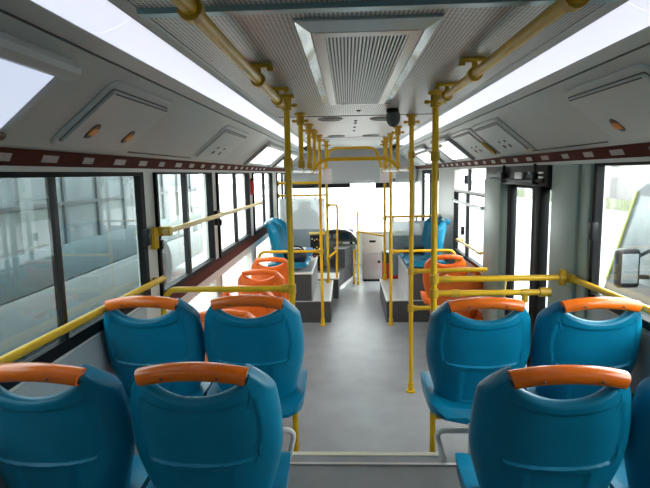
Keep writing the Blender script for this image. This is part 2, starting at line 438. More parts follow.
litpanel(-1, .60, 1.47, 'large bluish white lit panel in the left cove at the photo edge', 'skyblue', True)
litpanel(-1, 5.15, 6.68, 'bright white panel in the left cove, nearer of the two far ones', 'sky')
litpanel(-1, 7.15, 8.45, 'bright white panel in the left cove, farthest forward', 'sky')
litpanel(1, 4.86, 5.72, 'bright white panel in the right cove beside the forward hatch', 'sky')
litpanel(1, 6.35, 7.65, 'bright white panel in the right cove, farthest forward', 'sky')
# seams of the plain cove panels
for s, ys, n in ((-1, (3.41,), 11), (1, (3.27,), 12)):
    bm = nb()
    for y in ys:
        t = bmesh.new(); box(t, -.004, .004, -CL*.42, CL*.40, -.002, .0025); merge(bm, t, cove_frame(s, y, .52))
    t = bmesh.new(); box(t, -.48, .48, -.003, .003, -.002, .0025); merge(bm, t, cove_frame(s, 2.88, .955))
    struct(obj('trim_%d' % n, bm, 'covedark', smooth=0), 'dark panel seam in the %s cove' % ('left' if s < 0 else 'right'), 'trim')

# ------------------------------------------------------------------ windows
def window(n, s, y0, y1, z0, z1, divs, glass, label, fr=.03, latch=None, x=XW, fm='black', dw=.02, dep=.018):
    w = sempty('window_%d' % n, label, 'window', (s*x, (y0+y1)/2, z0))
    inv = Matrix.Translation((-s*x, -(y0+y1)/2, -z0))
    def add(name, bm, m, smooth=0):
        o = obj(name, bm, m, w, smooth); o.matrix_parent_inverse = inv; return o
    bm = nb()
    a, b = s*(x-dep), s*(x+.03)
    box(bm, a, b, y0, y1, z0, z0+fr); box(bm, a, b, y0, y1, z1-fr*.4, z1)
    box(bm, a, b, y0, y0+fr, z0+fr, z1-fr*.4); box(bm, a, b, y1-fr, y1, z0+fr, z1-fr*.4)
    add('frame', bm, fm)
    edges = [y0+fr]+list(divs)+[y1-fr]
    for d in divs:
        bm = nb(); box(bm, s*(x-dep*.6), s*(x+.024), d-dw, d+dw, z0+fr, z1-fr*.4); add('divider', bm, 'blackgloss')
    for i in range(len(edges)-1):
        bm = nb(); box(bm, s*(x+.006+.008*(i % 2)), s*(x+.010+.008*(i % 2)), edges[i], edges[i+1], z0+fr, z1-fr*.4); add('pane', bm, glass)
    if latch:
        ly, lz = latch
        bm = nb(); box(bm, s*(x-.05), s*(x-.017), ly-.022, ly+.022, lz-.045, lz+.045, .006); add('latch', bm, 'blackgloss', 35)
    return w
window(1, -1, .86, 2.795, 1.055, 1.755, (1.925,), 'tint', 'large dark tinted left window nearest the viewer', .05, (2.72, 1.41), dw=.014, dep=.004)
window(2, -1, 2.94, 4.19, 1.03, 1.755, (3.53,), 'light_tint', 'second left window along, behind the upper yellow rail', .03)
window(3, -1, 4.36, 5.80, 1.03, 1.755, (5.12,), 'glass', 'third left window along', .04)
window(4, -1, 6.05, 7.62, 1.03, 1.755, (6.9,), 'glass', 'fourth left window, before the cream pillar', .04)
window(5, -1, 2.94, 4.19, .36, .885, (), 'glass', 'low left window under the second window', .02, fm='cream')
window(6, -1, 4.36, 5.80, .36, .885, (), 'glass', 'low left window under the third window', .02, fm='cream')
window(7, -1, 6.05, 7.62, .36, .885, (), 'glass', 'low left window under the fourth window', .02, fm='cream')
window(8, 1, .86, 2.71, 1.055, 1.755, (1.6,), 'glass', 'large right window nearest the viewer', .036, (2.63, 1.42), dw=.012, dep=.008)
window(12, -1, -1.4, .70, 1.055, 1.755, (-.4,), 'dark_tint', 'unseen left window behind the viewer, added to let in light', .045)  # unseen side windows, added to light the rear of the saloon
window(13, 1, -1.4, .70, 1.055, 1.755, (-.4,), 'dark_tint', 'unseen right window behind the viewer, added to let in light', .045)
window(14, -1, 8.15, 9.5, .85, 1.755, (8.9,), 'glass', 'driver side window at the front left', .04)
# right window ahead of the door: transom vents above, panes below
window(9, 1, 4.64, 6.12, .80, 1.50, (5.52,), 'glass', 'right window between the middle door and front pillar', .03, (5.56, 1.10))
window(10, 1, 4.64, 6.12, 1.50, 1.755, (5.45,), 'glass', 'narrow transom panes above the right window', .025, (5.44, 1.64), fm='cream')
# brown / dark sill strip of left windows 2-4
bm = nb(); prism(bm, [(-1.150, .955), (-1.158, 1.03), (-1.20, 1.03), (-1.20, .955)], 'y', 2.95, 7.62)
struct(obj('trim_13', bm, 'brown', smooth=0), 'brown sill strip under the left windows', 'trim')

# right pillar cover, stepped
bm = nb(); box(bm, 1.148, 1.18, 2.84, 3.19, 0, 1.755, .008); box(bm, 1.165, 1.18, 2.73, 2.84, 0, 1.755, .004)
struct(obj('trim_14', bm, 'sage'), 'sage grey pillar cover between the right window and door', 'trim')
bm = nb(); box(bm, 1.12, 1.18, 4.14, 4.62, 0, 1.66, .008)
struct(obj('trim_15', bm, 'sage'), 'sage grey pillar cover on the far side of the middle door', 'trim')

# ------------------------------------------------------------------ right middle door
d = sempty('door_1', 'black framed glazed folding door in the right side', 'door')
bm = nb()
for y0, y1 in ((3.20, 3.215), (3.56, 3.605), (3.61, 3.655), (4.09, 4.14)): box(bm, 1.20, 1.235, y0, y1, .03, 1.66)
for a, b in ((3.215, 3.56), (3.655, 4.09)):
    box(bm, 1.20, 1.235, a, b, .03, .14); box(bm, 1.20, 1.235, a, b, 1.60, 1.66)
obj('leaf_frame', bm, 'black', d, 0)
for a, b in ((3.215, 3.56), (3.655, 4.09)):
    bobj('pane', 'glass', (1.214, 1.220, a, b, .14, 1.60), d)
bobj('door_shaft', 'black', (1.135, 1.20, 3.33, 3.43, .03, 1.66), d, .012)
bobj('door_shaft', 'black', (1.160, 1.20, 4.00, 4.085, .03, 1.66), d, .012)
bm = nb(); tube(bm, [(1.165, 4.04, .72), (1.14, 4.03, .75), (1.14, 3.99, .88), (1.165, 3.99, .91)], .007, 10); obj('pull_handle', bm, 'paleyellow', d)
op = thing('door_operator', 'black door operating gear in an open header above the right door', 'door gear', (1.15, 3.9, 1.66))
inv = Matrix.Translation((-1.15, -3.9, -1.66))
def opart(name, bm, m):
    o = obj(name, bm, m, op, 35); o.matrix_parent_inverse = inv
bm = nb(); box(bm, 1.13, 1.24, 3.21, 4.62, 1.625, 1.757, .004); opart('header', bm, 'blackgloss')
bm = nb(); tube(bm, [(1.12, 3.25, 1.66), (1.12, 4.40, 1.66)], .012, 10); opart('actuator_rod', bm, 'blackgloss')
for y in (3.38, 4.04):
    bm = nb(); lathe(bm, [(.022, 1.635), (.024, 1.70), (.012, 1.71), (.010, 1.765), (.001, 1.768)], 1.115, y, 14); opart('pivot', bm, 'blackgloss')
    bm = nb(); lathe(bm, [(.014, 1.700), (.014, 1.716), (.001, 1.717)], 1.085, y, 10); opart('bolt', bm, 'alu')
bm = nb(); box(bm, 1.112, 1.132, 3.62, 3.78, 1.665, 1.715, .004); opart('mount_plate', bm, 'steel')
for z in (1.675, 1.703):
    bm = nb(); box(bm, 1.106, 1.114, 3.23, 3.30, z, z+.012, .002); opart('bolt_plate', bm, 'alu')

# ------------------------------------------------------------------ front of the bus
bm = nb()
box(bm, -1.24, 1.24, Y1-.06, Y1, 0, .62); box(bm, -1.24, -1.12, Y1-.06, Y1, .62, 1.6); box(bm, 1.12, 1.24, Y1-.06, Y1, .62, 1.6); box(bm, -1.24, 1.24, Y1-.06, Y1, 1.56, 2.3)
struct(obj('wall_front', bm, 'cream', smooth=0), 'front bulkhead of the bus around the windscreen', 'wall')
w = sempty('window_15', 'bright windscreen at the front of the bus', 'window')
bobj('pane', 'glass', (-1.12, 1.12, Y1-.034, Y1-.028, .62, 1.56), w)
bm = nb(); prism(bm, [(9.40, 1.545), (9.34, 1.60), (9.30, 1.97), (9.42, 2.15), (9.84, 2.15), (9.84, 1.545)], 'x', -1.15, 1.15)
struct(obj('trim_16', bm, 'hdr', smooth=20), 'grey header box above the windscreen', 'trim')
sv = thing('sun_visor', 'dark sun visor strip along top of windscreen on the driver side', 'sun visor', (-.55, 9.42, 1.47))
o = bobj('blind', 'blackgloss', (-.52, .53, -.01, .01, .0, .072), sv, .004)
o = bobj('rod', 'black', (-.52, .53, -.016, .016, .062, .09), sv, .006)
sv = thing('sun_visor', 'short dark visor at top of windscreen, right of the aisle', 'sun visor', (.55, 9.42, 1.45))
bobj('blind', 'blackgloss', (-.12, .13, -.01, .01, 0, .085), sv, .004); bobj('rod', 'black', (-.12, .13, -.016, .016, .075, .10), sv, .006)
# front right door
d = sempty('door_2', 'front entrance door at the right side', 'door')
bm = nb()
for a, b in ((7.26, 7.31), (8.04, 8.12), (8.83, 8.89)): box(bm, 1.19, 1.23, a, b, .02, 1.755)
for a, b in ((7.31, 8.04), (8.12, 8.83)): box(bm, 1.19, 1.23, a, b, 1.69, 1.755); box(bm, 1.19, 1.23, a, b, .02, .14)
obj('leaf_frame', bm, 'black', d, 0)
bobj('pane', 'glass', (1.208, 1.213, 7.31, 8.04, .14, 1.69), d); bobj('pane', 'glass', (1.208, 1.213, 8.12, 8.83, .14, 1.69), d)
bm = nb(); tube(bm, fillet([(1.12, 7.34, .05), (1.12, 7.34, 1.68), (1.17, 7.34, 1.74), (1.20, 7.34, 1.60)], .08), .022, 10); obj('door_shaft', bm, 'black', d)

# ------------------------------------------------------------------ wheel-arch podiums with seat boxes
def podium(s, xin, xbox, y0, y1, side):
    t = thing('podium', 'low pale topped step box with dark front over %s wheel arch' % side, 'podium', (s*.8, y0, 0), 0, None)
    inv = Matrix.Translation((-s*.8, -y0, 0))
    def P(name, bm, m):
        o = obj(name, bm, m, t, 0); o.matrix_parent_inverse = inv
    bm = nb(); box(bm, s*xin, s*1.175, y0, y1, 0, .25); P('body', bm, 'carpet')
    bm = nb(); box(bm, s*xin, s*1.175, y0-.004, y1, .25, .262); P('step_top', bm, 'podium')
    bm = nb(); box(bm, s*(xin-.004), s*(xin+.018), y0-.006, y1, .245, .266, .003); P('edge_trim', bm, 'white')
    b = thing('seat_box', 'dark seat box with white edged top on the %s podium' % side, 'seat box', (s*.85, y0, .262))
    inv2 = Matrix.Translation((-s*.85, -y0, -.262))
    def Q(name, bm, m):
        o = obj(name, bm, m, b, 0); o.matrix_parent_inverse = inv2
    bm = nb(); box(bm, s*(xbox+.012), s*1.17, y0+.002, y1-.03, .2625, .575); Q('body', bm, 'carpet')
    bm = nb(); box(bm, s*xbox, s*(xbox+.012), y0+.002, y1-.03, .2625, .585); Q('side_panel', bm, 'podium' if s > 0 else 'dashside')
    bm = nb(); box(bm, s*(xbox+.012), s*1.17, y0, y1-.03, .575, .59); Q('top', bm, 'podium')
    bm = nb(); box(bm, s*(xbox-.006), s*(xbox+.02), y0-.006, y1-.02, .575, .60, .004); box(bm, s*(xbox+.02), s*1.17, y0-.008, y0+.012, .578, .598, .003); Q('edge_trim', bm, 'white')
podium(-1, .285, .495, 5.90, 7.06, 'left')
podium(1, .362, .612, 5.90, 7.12, 'right')
# driver's platform
dp = thing('driver_platform', 'dark driver platform with pale edge strip at front left', 'platform', (-.6, 7.1, 0))
inv = Matrix.Translation((.6, -7.1, 0))
poly = [(-1.17, 7.08), (-.215, 7.08), (-.215, 7.6), (.0, 8.45), (.05, 9.8), (-1.17, 9.8)]
bm = nb(); prism(bm, poly, 'z', 0, .27); o = obj('body', bm, 'carpet', dp, 0); o.matrix_parent_inverse = inv
bm = nb(); prism(bm, [(-.60, 7.075), (-.205, 7.075), (-.205, 7.5), (-.60, 7.5)], 'z', .27, .285); o = obj('tread', bm, 'podium', dp, 0); o.matrix_parent_inverse = inv
bm = nb(); prism(bm, [(-.213, 7.6), (-.198, 7.6), (.062, 8.6), (.047, 8.6)], 'z', 0.001, .05); o = obj('edge_strip', bm, 'white', dp, 0); o.matrix_parent_inverse = inv

# ------------------------------------------------------------------ seats
def halfw(z):
    t = (z-.345)/(.94-.345)
    w = .156+.069*sstep(-.05, .52, t)                 # narrow rounded foot, widest above the middle
    if t > .56: w -= .046*((t-.56)/.44)**1.8
    if t < .14: w *= math.sqrt(max(0.0, 1-((.14-t)/.14)**2))*.38+.62
    return w
def backrest_mesh():
    bm = nb()
    zb0 = .345; H = .94
    NU = 60; NB = 130
    def ztop(u):
        a = abs(u)
        if a < .70: return .862-.048*(1-(a/.70)**2)
        if a < .72: return .862+(.898-.862)*((a-.70)/.02)
        return .899-.085*((a-.72)/.28)**1.3
    us = [math.sin((k/NU-.5)*PI) for k in range(NU+1)]
    for e in (.70, .72, -.70, -.72):
        j = min(range(len(us)), key=lambda i: abs(us[i]-e)); us[j] = e
    us = sorted(us)
    rings = []
    for u in us:
        zt = ztop(u); a = abs(u)
        zb = zb0+.05*max(0, (a-.6)/.4)**2
        edge = math.sqrt(max(0.0, 1-max(0, (a-.88)/.12)**2))
        th = (.036+.040*a**2.2)
        off = th*.40*(1-edge)
        def yb(z):
            y = yb_smooth(z, a)
            xx = a*halfw(z)
            # pressed panel: concave top line, straight sides, bowed foot line
            zt_p = .807-.030*(1-min(1, (xx/.160))**2); zb_p = .616-.014*(1-min(1, xx/.165)**2)
            hx = .174-.012*sstep(.74, .61, z)-.016*sstep(.68, .82, z)
            ins = min(hx-xx, zt_p-z, z-zb_p)
            y += .0065*sstep(-.003, .003, ins)
            y -= .0035*math.exp(-((z-zb_p+.003)/.0035)**2)*sstep(hx+.004, hx-.006, xx)
            ins2 = min(.083-xx, .584-z, z-.43)
            y += .006*sstep(-.003, .004, ins2)
            return y
        pts = []
        zs = [zb+.012+(zt-.018-zb-.012)*k/(NB-1) for k in range(NB)]
        thm = th*edge+.004
        for z in zs: pts.append((z, yb(z)+off))
        z, y0 = zs[-1], yb_smooth(zs[-1], a)+off
        for k in range(1, 8):
            ang = PI*k/8; pts.append((z+.018*math.sin(ang), y0+thm*(1-math.cos(ang))/2))
        for z in reversed(zs[::4]):
            pts.append((z, yb_smooth(z, a)+off+thm))
        z, y0 = zs[0], yb_smooth(zs[0], a)+off
        for k in range(1, 4):
            ang = PI*k/4; pts.append((z-.012*math.sin(ang), y0+thm*(1+math.cos(ang))/2))
        rings.append([V(u*halfw(z), y, z) for z, y in pts])
    loft(bm, rings, cap=True)
    return bm
def yb_smooth(z, a):
    t = (z-.345)/(.94-.345)
    return .115*(1-t)-.012*math.sin(PI*min(1, max(0, t)))+.078*a**3.2

def arch_bar(bm, x0, zc, rise, ry, rz, yoff, n=22):
    rings = []
    for k in range(n+1):
        u = -1+2*k/n; x = u*x0; z = zc+rise*(1-u*u)
        y = yoff+.012*u*u
        tx = -2*rise*u/x0; l = math.hypot(1, tx); nx, nz = -tx/l, 1/l
        ring = []
        for j in range(16):
            a = 2*PI*j/16
            cy = abs(math.cos(a))**.75*math.copysign(1, math.cos(a)); sy = abs(math.sin(a))**.75*math.copysign(1, math.sin(a))
            ring.append(V(x+nx*rz*sy, y+ry*cy, z+nz*rz*sy))
        rings.append(ring)
    loft(bm, rings)

def cushion_mesh():
    bm = nb(); rings = []
    st = [(.0, .34, .02), (.015, .74, .008), (.04, .90, 0), (.08, .98, 0), (.14, 1, 0), (.2, 1, 0), (.31, 1, 0), (.38, .985, .004), (.42, .95, .014), (.442, .88, .03), (.45, .80, .045)]
    N = 17
    for y, ws, drop in st:
        w = .222*ws
        ring = []
        zt = .425+.012*sstep(.15, .42, y)-drop*.8; zb = .368+.006*sstep(.2, .45, y)+drop*.6
        if y < .02: zt -= .03
        for k in range(N):          # underside, left to right
            u = -1+2*k/(N-1); ring.append(V(u*w*.975, y, zb+.018*abs(u)**8))
        for k in range(N):          # top, right to left, raised bolsters at the sides
            u = 1-2*k/(N-1); bol = .030*abs(u)**3*sstep(.0, .12, y)*(1-.3*sstep(.38, .45, y))
            if abs(u) > .97: bol -= .010
            ring.append(V(u*w, y, zt+bol-.008*(1-u*u)))
        rings.append(ring)
    loft(bm, rings); return bm

def make_seat(name, label, cat, body, gripm, legs, loc, rz=0, group=None):
    t = thing(name, label, cat, loc, rz, group)
    b = obj('backrest', backrest_mesh(), body, t, 50)
    bm = nb(); arch_bar(bm, .152, .868, .020, .020, .010, .022); obj('grip_core', bm, 'bluedark' if body == 'blue' else body, t, 50)
    bm = nb(); arch_bar(bm, .148, .877, .020, .028, .024, .018); g = obj('grip', bm, gripm, t, 50)
    for x in (-.075, .075):
        bm = nb(); bmesh.ops.create_uvsphere(bm, u_segments=8, v_segments=6, radius=.0042, matrix=Matrix.Translation((x, -.0088, .886))); obj('screw', bm, 'hatchbr', g)
    obj('cushion', cushion_mesh(), body, t, 50)
    if legs:
        bm = nb(); box(bm, -.015, .005, .17, .23, .008, .372, .003); obj('pedestal', bm, 'steel', t)
        bm = nb(); box(bm, .006, .03, .175, .225, .008, .372, .003); obj('pedestal_web', bm, 'blackgloss', t)
        bm = nb(); box(bm, -.05, .06, .14, .26, 0, .010, .003); obj('foot_plate', bm, 'dash', t)
        bm = nb(); box(bm, -.15, .15, .06, .36, .356, .372, .003); obj('underframe', bm, 'blackgloss', t)
    return t

GB = 'blue bus seats with orange grips'
s0 = make_seat('bus_seat', 'blue seat in the nearest left row, window side, cut by the photo edge', 'seat', 'blue', 'orange', True, (-.962, 1.31, ZP), 0, GB)
dup(s0, (-.502, 1.31, ZP), 0, 'blue seat in the nearest left row, aisle side, largest left seat')
dup(s0, (-.955, 2.10, ZP), 0, 'blue seat in the second left row, beside the window')
dup(s0, (-.502, 2.10, ZP), 0, 'blue seat in the second left row, beside the aisle')
dup(s0, (.505, 1.32, ZP), 0, 'blue seat in the nearest right row, aisle side, largest right seat').scale = (1, 1, .984)
dup(s0, (.962, 1.32, ZP), 0, 'blue seat in the nearest right row, sliver at the right photo edge').scale = (1, 1, .984)
dup(s0, (.490, 2.085, ZP), 0, 'blue seat in the second right row, beside the aisle').scale = (1, 1, .984)
dup(s0, (.944, 2.07, ZP), 0, 'blue seat in the second right row, by the right window').scale = (1, 1, .984)
GO = 'single orange seats on the low floor'
q0 = make_seat('orange_seat', 'orange seat nearest the viewer, right behind the left yellow barrier', 'seat', 'orangeseat', 'orangeseat', True, (-.87, 3.12, 0), 0, GO)
q0.scale = (1, 1, .975)
dup(q0, (-.87, 3.82, 0), 0, 'orange seat on the left, second from the yellow barrier')
dup(q0, (-.87, 4.50, 0), 0, 'orange seat on the left, third from the yellow barrier')
dup(q0, (-.87, 5.18, 0), 0, 'orange seat on the left, farthest forward, next to the left podium')
dup(q0, (.915, 4.50, 0), 0, 'orange seat on the right side, nearer of the two')
dup(q0, (.925, 5.20, 0), 0, 'orange seat on the right side, next to the right podium')
GS = 'blue sideways seats on the podium boxes'
p0 = make_seat('sideways_seat', 'blue sideways seat on the left box, nearer the viewer', 'seat', 'blue', 'blue', False, (-1.05, 6.145, .26), -PI/2, GS)
p0.scale = (1, 1.12, 1)
dup(p0, (-1.05, 6.61, .26), -PI/2, 'blue sideways seat on the left box, farther forward')
dup(p0, (1.10, 6.145, .26), PI/2, 'blue sideways seat on the right box, nearer the viewer')
dup(p0, (1.10, 6.63, .26), PI/2, 'blue sideways seat on the right box, farther forward')

# ------------------------------------------------------------------ yellow poles and rails
R = .017
def ring_on(bm, x, y, z0, z1, r):
    lathe(bm, [(R*.9, z0), (r, z0+.003), (r, z1-.003), (R*.9, z1)], x, y, 14)
def ceil_flange(bm, x, y, z=ZC, rr=.027):
    lathe(bm, [(.017, z-.085), (rr, z-.08), (rr, z-.02), (.04, z-.018), (.04, z-.0005)], x, y, 14)
    tube(bm, [(x-.048, y, z-.055), (x+.048, y, z-.055)], .0075, 8)
    for sx in (-1, 1): lathe(bm, [(.001, z-.067), (.013, z-.063), (.013, z-.047), (.001, z-.043)], x+sx*.046, y, 10)
def pole(x, y, z0, label, collars=(), z1=ZC, name='grab_pole', flange=True, group='yellow vertical grab poles'):
    t = thing(name, label, 'grab pole', (x, y, z0), 0, group)
    bm = nb(); tube(bm, [(0, 0, .004), (0, 0, z1-z0-.02)], R, 14); obj('pole', bm, 'yellow', t)
    bm = nb(); ceil_flange(bm, 0, 0, z1-z0); obj('ceiling_fitting', bm, 'yellowdark', t)
    if flange:
        bm = nb(); lathe(bm, [(.036, 0.0005), (.036, .012), (.024, .016), (.022, .075), (.018, .08)], 0, 0, 14); obj('floor_flange', bm, 'yellow', t)
    for z in collars:
        bm = nb(); ring_on(bm, 0, 0, z-.028-z0, z+.028-z0, .025); obj('collar', bm, 'yellowdark', t)
    return t
ZR = 1.752      # front longitudinal rails
pole(-.395, 2.86, 0, 'yellow floor to ceiling pole at the left barrier, nearest on left', (1.79, 1.09))
pole(.40, 2.86, 0, 'yellow floor to ceiling pole at the right barrier, nearest on right', (1.81, 1.135, 1.055))
pole(.408, 3.96, 0, 'yellow pole on the low floor right of the aisle, carrying two side rails', (1.855, .97, .68))
pole(-.375, 5.80, 0, 'yellow pole standing before the left podium corner', (.855,))
pole(.405, 5.79, 0, 'yellow pole standing before the right podium corner', (.845,))
pole(.428, 7.05, .266, 'yellow pole standing on far end of the right podium', (1.115,))
pole(-.345, 6.92, .266, 'yellow pole standing on far end of the left podium', (1.31, .60))

def drop(x, y, label):
    t = thing('drop_post', label, 'drop post', (x, y, ZR), 0, 'short yellow posts holding the overhead rails')
    bm = nb(); tube(bm, [(0, 0, .010), (0, 0, ZC-ZR-.02)], R, 14); obj('post', bm, 'yellow', t)
    bm = nb(); ceil_flange(bm, 0, 0, ZC-ZR); obj('ceiling_fitting', bm, 'yellowdark', t)
    bm = nb(); ring_on(bm, 0, 0, .018, .07, .025); obj('collar', bm, 'yellowdark', t)
drop(-.395, 3.70, 'short yellow ceiling post, first after the left barrier pole')
drop(-.395, 4.50, 'short yellow ceiling post on left, just before the arched cross bar')
drop(-.395, 5.22, 'short yellow ceiling post on left, just past the arched cross bar')
drop(.402, 4.95, 'short yellow ceiling post on right, beside the arched cross bar')
drop(.402, 6.45, 'short yellow ceiling post on right, farther past the arched cross bar')

def overhead(s, x, label, ys):
    t = thing('overhead_rail', label, 'handrail', (x, ys[0], ZR), 0, 'front overhead handrails')
    bm = nb(); tube(bm, [(0, 0, 0), (0, ys[-1]-ys[0], 0)], .0155, 12); obj('rail', bm, 'yellow', t)
    for a, b in zip(ys, ys[1:]):
        bm = nb(); tube(bm, [(0, a-ys[0]+.07, 0), (0, b-ys[0]-.07, 0)], .0185, 12); obj('sleeve', bm, 'white', t)
overhead(-1, -.395, 'overhead rail with white sleeves along left of the front aisle', (2.88, 3.70, 4.50, 5.22, 5.78, 6.90))
overhead(1, .402, 'overhead rail with white sleeves along right of the front aisle', (3.98, 4.95, 5.77, 6.45, 7.03))

def hoop(y, zt, x0, x1, z0, label):
    t = thing('cross_bar', label, 'handrail', (0, y, z0), 0, 'arched overhead cross bars')
    bm = nb(); tube(bm, fillet([(x0, 0, 0), (x0+.10, 0, zt-z0), (x1-.10, 0, zt-z0), (x1, 0, 0)], .10, 8), .018, 14); obj('bar', bm, 'yellow', t)
    for x in (x0, x1):
        bm = nb(); tube(bm, [(x, -.03, .0), (x, .03, 0)], .027, 12); obj('clamp', bm, 'yellowdark', t)
hoop(4.74, 1.855, -.395, .402, ZR, 'arched yellow cross bar over the aisle, nearer one')
hoop(7.02, 2.06, -.395, .402, ZR, 'arched yellow cross bar over the aisle, farther forward')

# rails close to the ceiling over the raised rear floor
def ceil_rail(x, label, brs):
    z = 2.09
    t = thing('ceiling_handrail', label, 'handrail', (x, 0, z), 0, 'yellow handrails close under the ceiling')
    bm = nb(); tube(bm, [(0, .2, 0), (0, 2.76, 0)], .0178, 16); obj('rail', bm, 'yellow', t)
    bm = nb(); lathe(bm, [(.001, 2.755), (.021, 2.757), (.024, 2.775), (.018, 2.79), (.001, 2.795)], 0, 0, 14)
    bm.transform(Matrix(((1, 0, 0, 0), (0, 0, 1, 0), (0, 1, 0, 0), (0, 0, 0, 1)))); obj('end_cap', bm, 'yellowdark', t)
    for y in brs:
        bm = nb(); tube(bm, [(0, y-.016, 0), (0, y+.016, 0)], .028, 14)
        tube(bm, [(0, y, .02), (0, y, .058)], .011, 10)
        box(bm, -.055, .055, y-.014, y+.014, .044, .0595, .004)
        for sx in (-1, 1): lathe(bm, [(.012, .032), (.012, .046), (.001, .047)], sx*.047, y, 10)
        obj('bracket', bm, 'yellowdark', t)
ceil_rail(-.41, 'yellow handrail under the ceiling beside the left light strip', (1.18, 2.05, 2.60))
ceil_rail(.41, 'yellow handrail under the ceiling beside the right light strip', (1.18, 2.05, 2.60))

# barriers
def rail_thing(name, label, paths, joints=(), flanges=(), r=.0165, m='yellow', group=None, cat='handrail'):
    o0 = Vector(paths[0][0])
    t = thing(name, label, cat, o0, 0, group)
    for p in paths:
        bm = nb(); tube(bm, [Vector(q)-o0 for q in p], r, 14); obj('rail', bm, m, t)
    for (p, ax, ln, rr) in joints:
        p = Vector(p)-o0; a = Vector(ax)*ln/2
        bm = nb(); tube(bm, [p-a, p+a], rr, 14); obj('joint', bm, 'yellowdark' if m == 'yellow' else ('yellow' if m == 'paleyellow' else m), t)
    for (p, ax, ln, rr) in flanges:
        p = Vector(p)-o0; a = Vector(ax)*ln/2
        bm = nb(); tube(bm, [p-a, p+a], rr, 16); obj('flange', bm, 'yellowdark' if m == 'yellow' else m, t)
    return t
rail_thing('barrier_rail', 'yellow barrier rail from left pole curving down at the left wall', [fillet([(-.38, 2.86, 1.091), (-1.10, 2.86, 1.091), (-1.135, 2.86, 1.0), (-1.135, 2.86, .70), (-1.178, 2.86, .68)], .07)],
           [((-.42, 2.86, 1.091), (1, 0, 0), .06, .024)])
rail_thing('barrier_rail', 'upper yellow barrier rail from right pole to the sage pillar', [[(.415, 2.87, 1.133), (1.075, 2.87, 1.137)], [(1.075, 2.87, 1.137), (1.165, 2.87, 1.137)]],
           [((.47, 2.87, 1.133), (1, 0, 0), .045, .021), ((1.11, 2.87, 1.137), (1, 0, 0), .05, .026)], [((1.105, 2.87, 1.137), (0, 0, 1), .085, .020)])
rail_thing('barrier_rail', 'lower yellow barrier rail from right pole, just above the blue seat', [[(.415, 2.87, 1.053), (1.02, 2.87, 1.055)]],
           [((.52, 2.87, 1.053), (1, 0, 0), .04, .021), ((.905, 2.87, 1.054), (1, 0, 0), .045, .021), ((1.012, 2.87, 1.055), (1, 0, 0), .06, .026)], [((.905, 2.87, 1.03), (0, 0, 1), .06, .017)])
rail_thing('wall_rail', 'yellow rail along the right window, running from the pillar toward the viewer', [[(1.145, 2.84, 1.135), (1.145, .75, 1.19)]],
           [((1.145, 2.83, 1.135), (0, 1, 0), .06, .026)])
rail_thing('wall_rail', 'low yellow rail along the left tinted window', [[(-1.135, 2.89, 1.152), (-1.135, .75, 1.193)]], [((-1.15, 2.84, 1.153), (1, 0, 0), .05, .014), ((-1.15, 1.2, 1.19), (1, 0, 0), .05, .014)])
t = rail_thing('wall_rail', 'pale yellow upper rail across the second and third left windows', [[(-1.115, 2.90, 1.418), (-1.115, 6.28, 1.39)]],
           [((-1.125, 2.935, 1.418), (1, 0, 0), .07, .028), ((-1.14, 4.28, 1.407), (1, 0, 0), .06, .022), ((-1.14, 6.24, 1.39), (1, 0, 0), .06, .022)], m='paleyellow')
o0 = Vector((-1.115, 2.90, 1.418))
for y, z in ((2.87, 1.40), (4.28, 1.395)):
    bm = nb(); box(bm, -1.178+1.115, -1.15+1.115, y-.03-o0.y, y+.03-o0.y, z-.075-o0.z, z+.045-o0.z, .004); obj('mount', bm, 'yellow' if y < 3 else 'blackgloss', t)
    bm = nb(); box(bm, -1.16+1.115, -1.135+1.115, y+.03-o0.y, y+.07-o0.y, z-.085-o0.z, z-.03-o0.z, .004); obj('mount_block', bm, 'blackgloss', t)
rail_thing('side_rail', 'pair of yellow rails reaching right from the floor pole, before the orange seats', [[(.424, 3.96, .972), (.985, 3.96, .98)], [(.424, 3.96, .68), (.985, 3.96, .69)]],
           [((.43, 3.96, .972), (1, 0, 0), .05, .022), ((.43, 3.96, .68), (1, 0, 0), .05, .022)])
rail_thing('podium_rail', 'yellow rail from left podium pole curving down to the left wall', [fillet([(-.36, 5.82, .857), (-1.06, 5.82, .857), (-1.105, 5.82, .77), (-1.105, 5.82, .62)], .08)], [((-.40, 5.82, .857), (1, 0, 0), .05, .023)])
rail_thing('podium_rail', 'yellow rail from right podium pole curving down to the right wall', [fillet([(.40, 5.81, .845), (1.09, 5.81, .852), (1.135, 5.81, .77), (1.135, 5.81, .62)], .08)], [((.435, 5.81, .845), (1, 0, 0), .05, .023)])
rail_thing('bracing_bar', 'thin white bar near the ceiling between two right poles', [[(.43, 2.87, 1.865), (.435, 3.95, 1.858)]], r=.010, m='white')
rail_thing('window_rail', 'silver grab rail across the right window beyond the middle door', [[(1.12, 4.66, 1.395), (1.12, 5.95, 1.40)]], [((1.14, 4.72, 1.396), (1, 0, 0), .07, .014), ((1.12, 5.93, 1.40), (0, 1, 0), .05, .022)], r=.016, m='alu')
rail_thing('window_rail', 'pale slanted rail low on the right window beyond the middle door', [[(1.12, 4.70, .985), (1.12, 5.72, .985)]], [((1.14, 5.65, .985), (1, 0, 0), .07, .014), ((1.14, 4.75, .985), (1, 0, 0), .07, .014)], r=.013, m='paleyellow')
rail_thing('foot_guard', 'low white guard rail at left end of the step edge', [fillet([(-.93, 2.43, .468), (-.35, 2.43, .468), (-.385, 2.43, .316)], .05)], r=.014, m='white', group='white guard rails at the step')
rail_thing('foot_guard', 'low white guard rail at right end of the step edge', [fillet([(.93, 2.43, .468), (.342, 2.43, .468), (.385, 2.43, .316)], .05)], r=.014, m='white', group='white guard rails at the step')
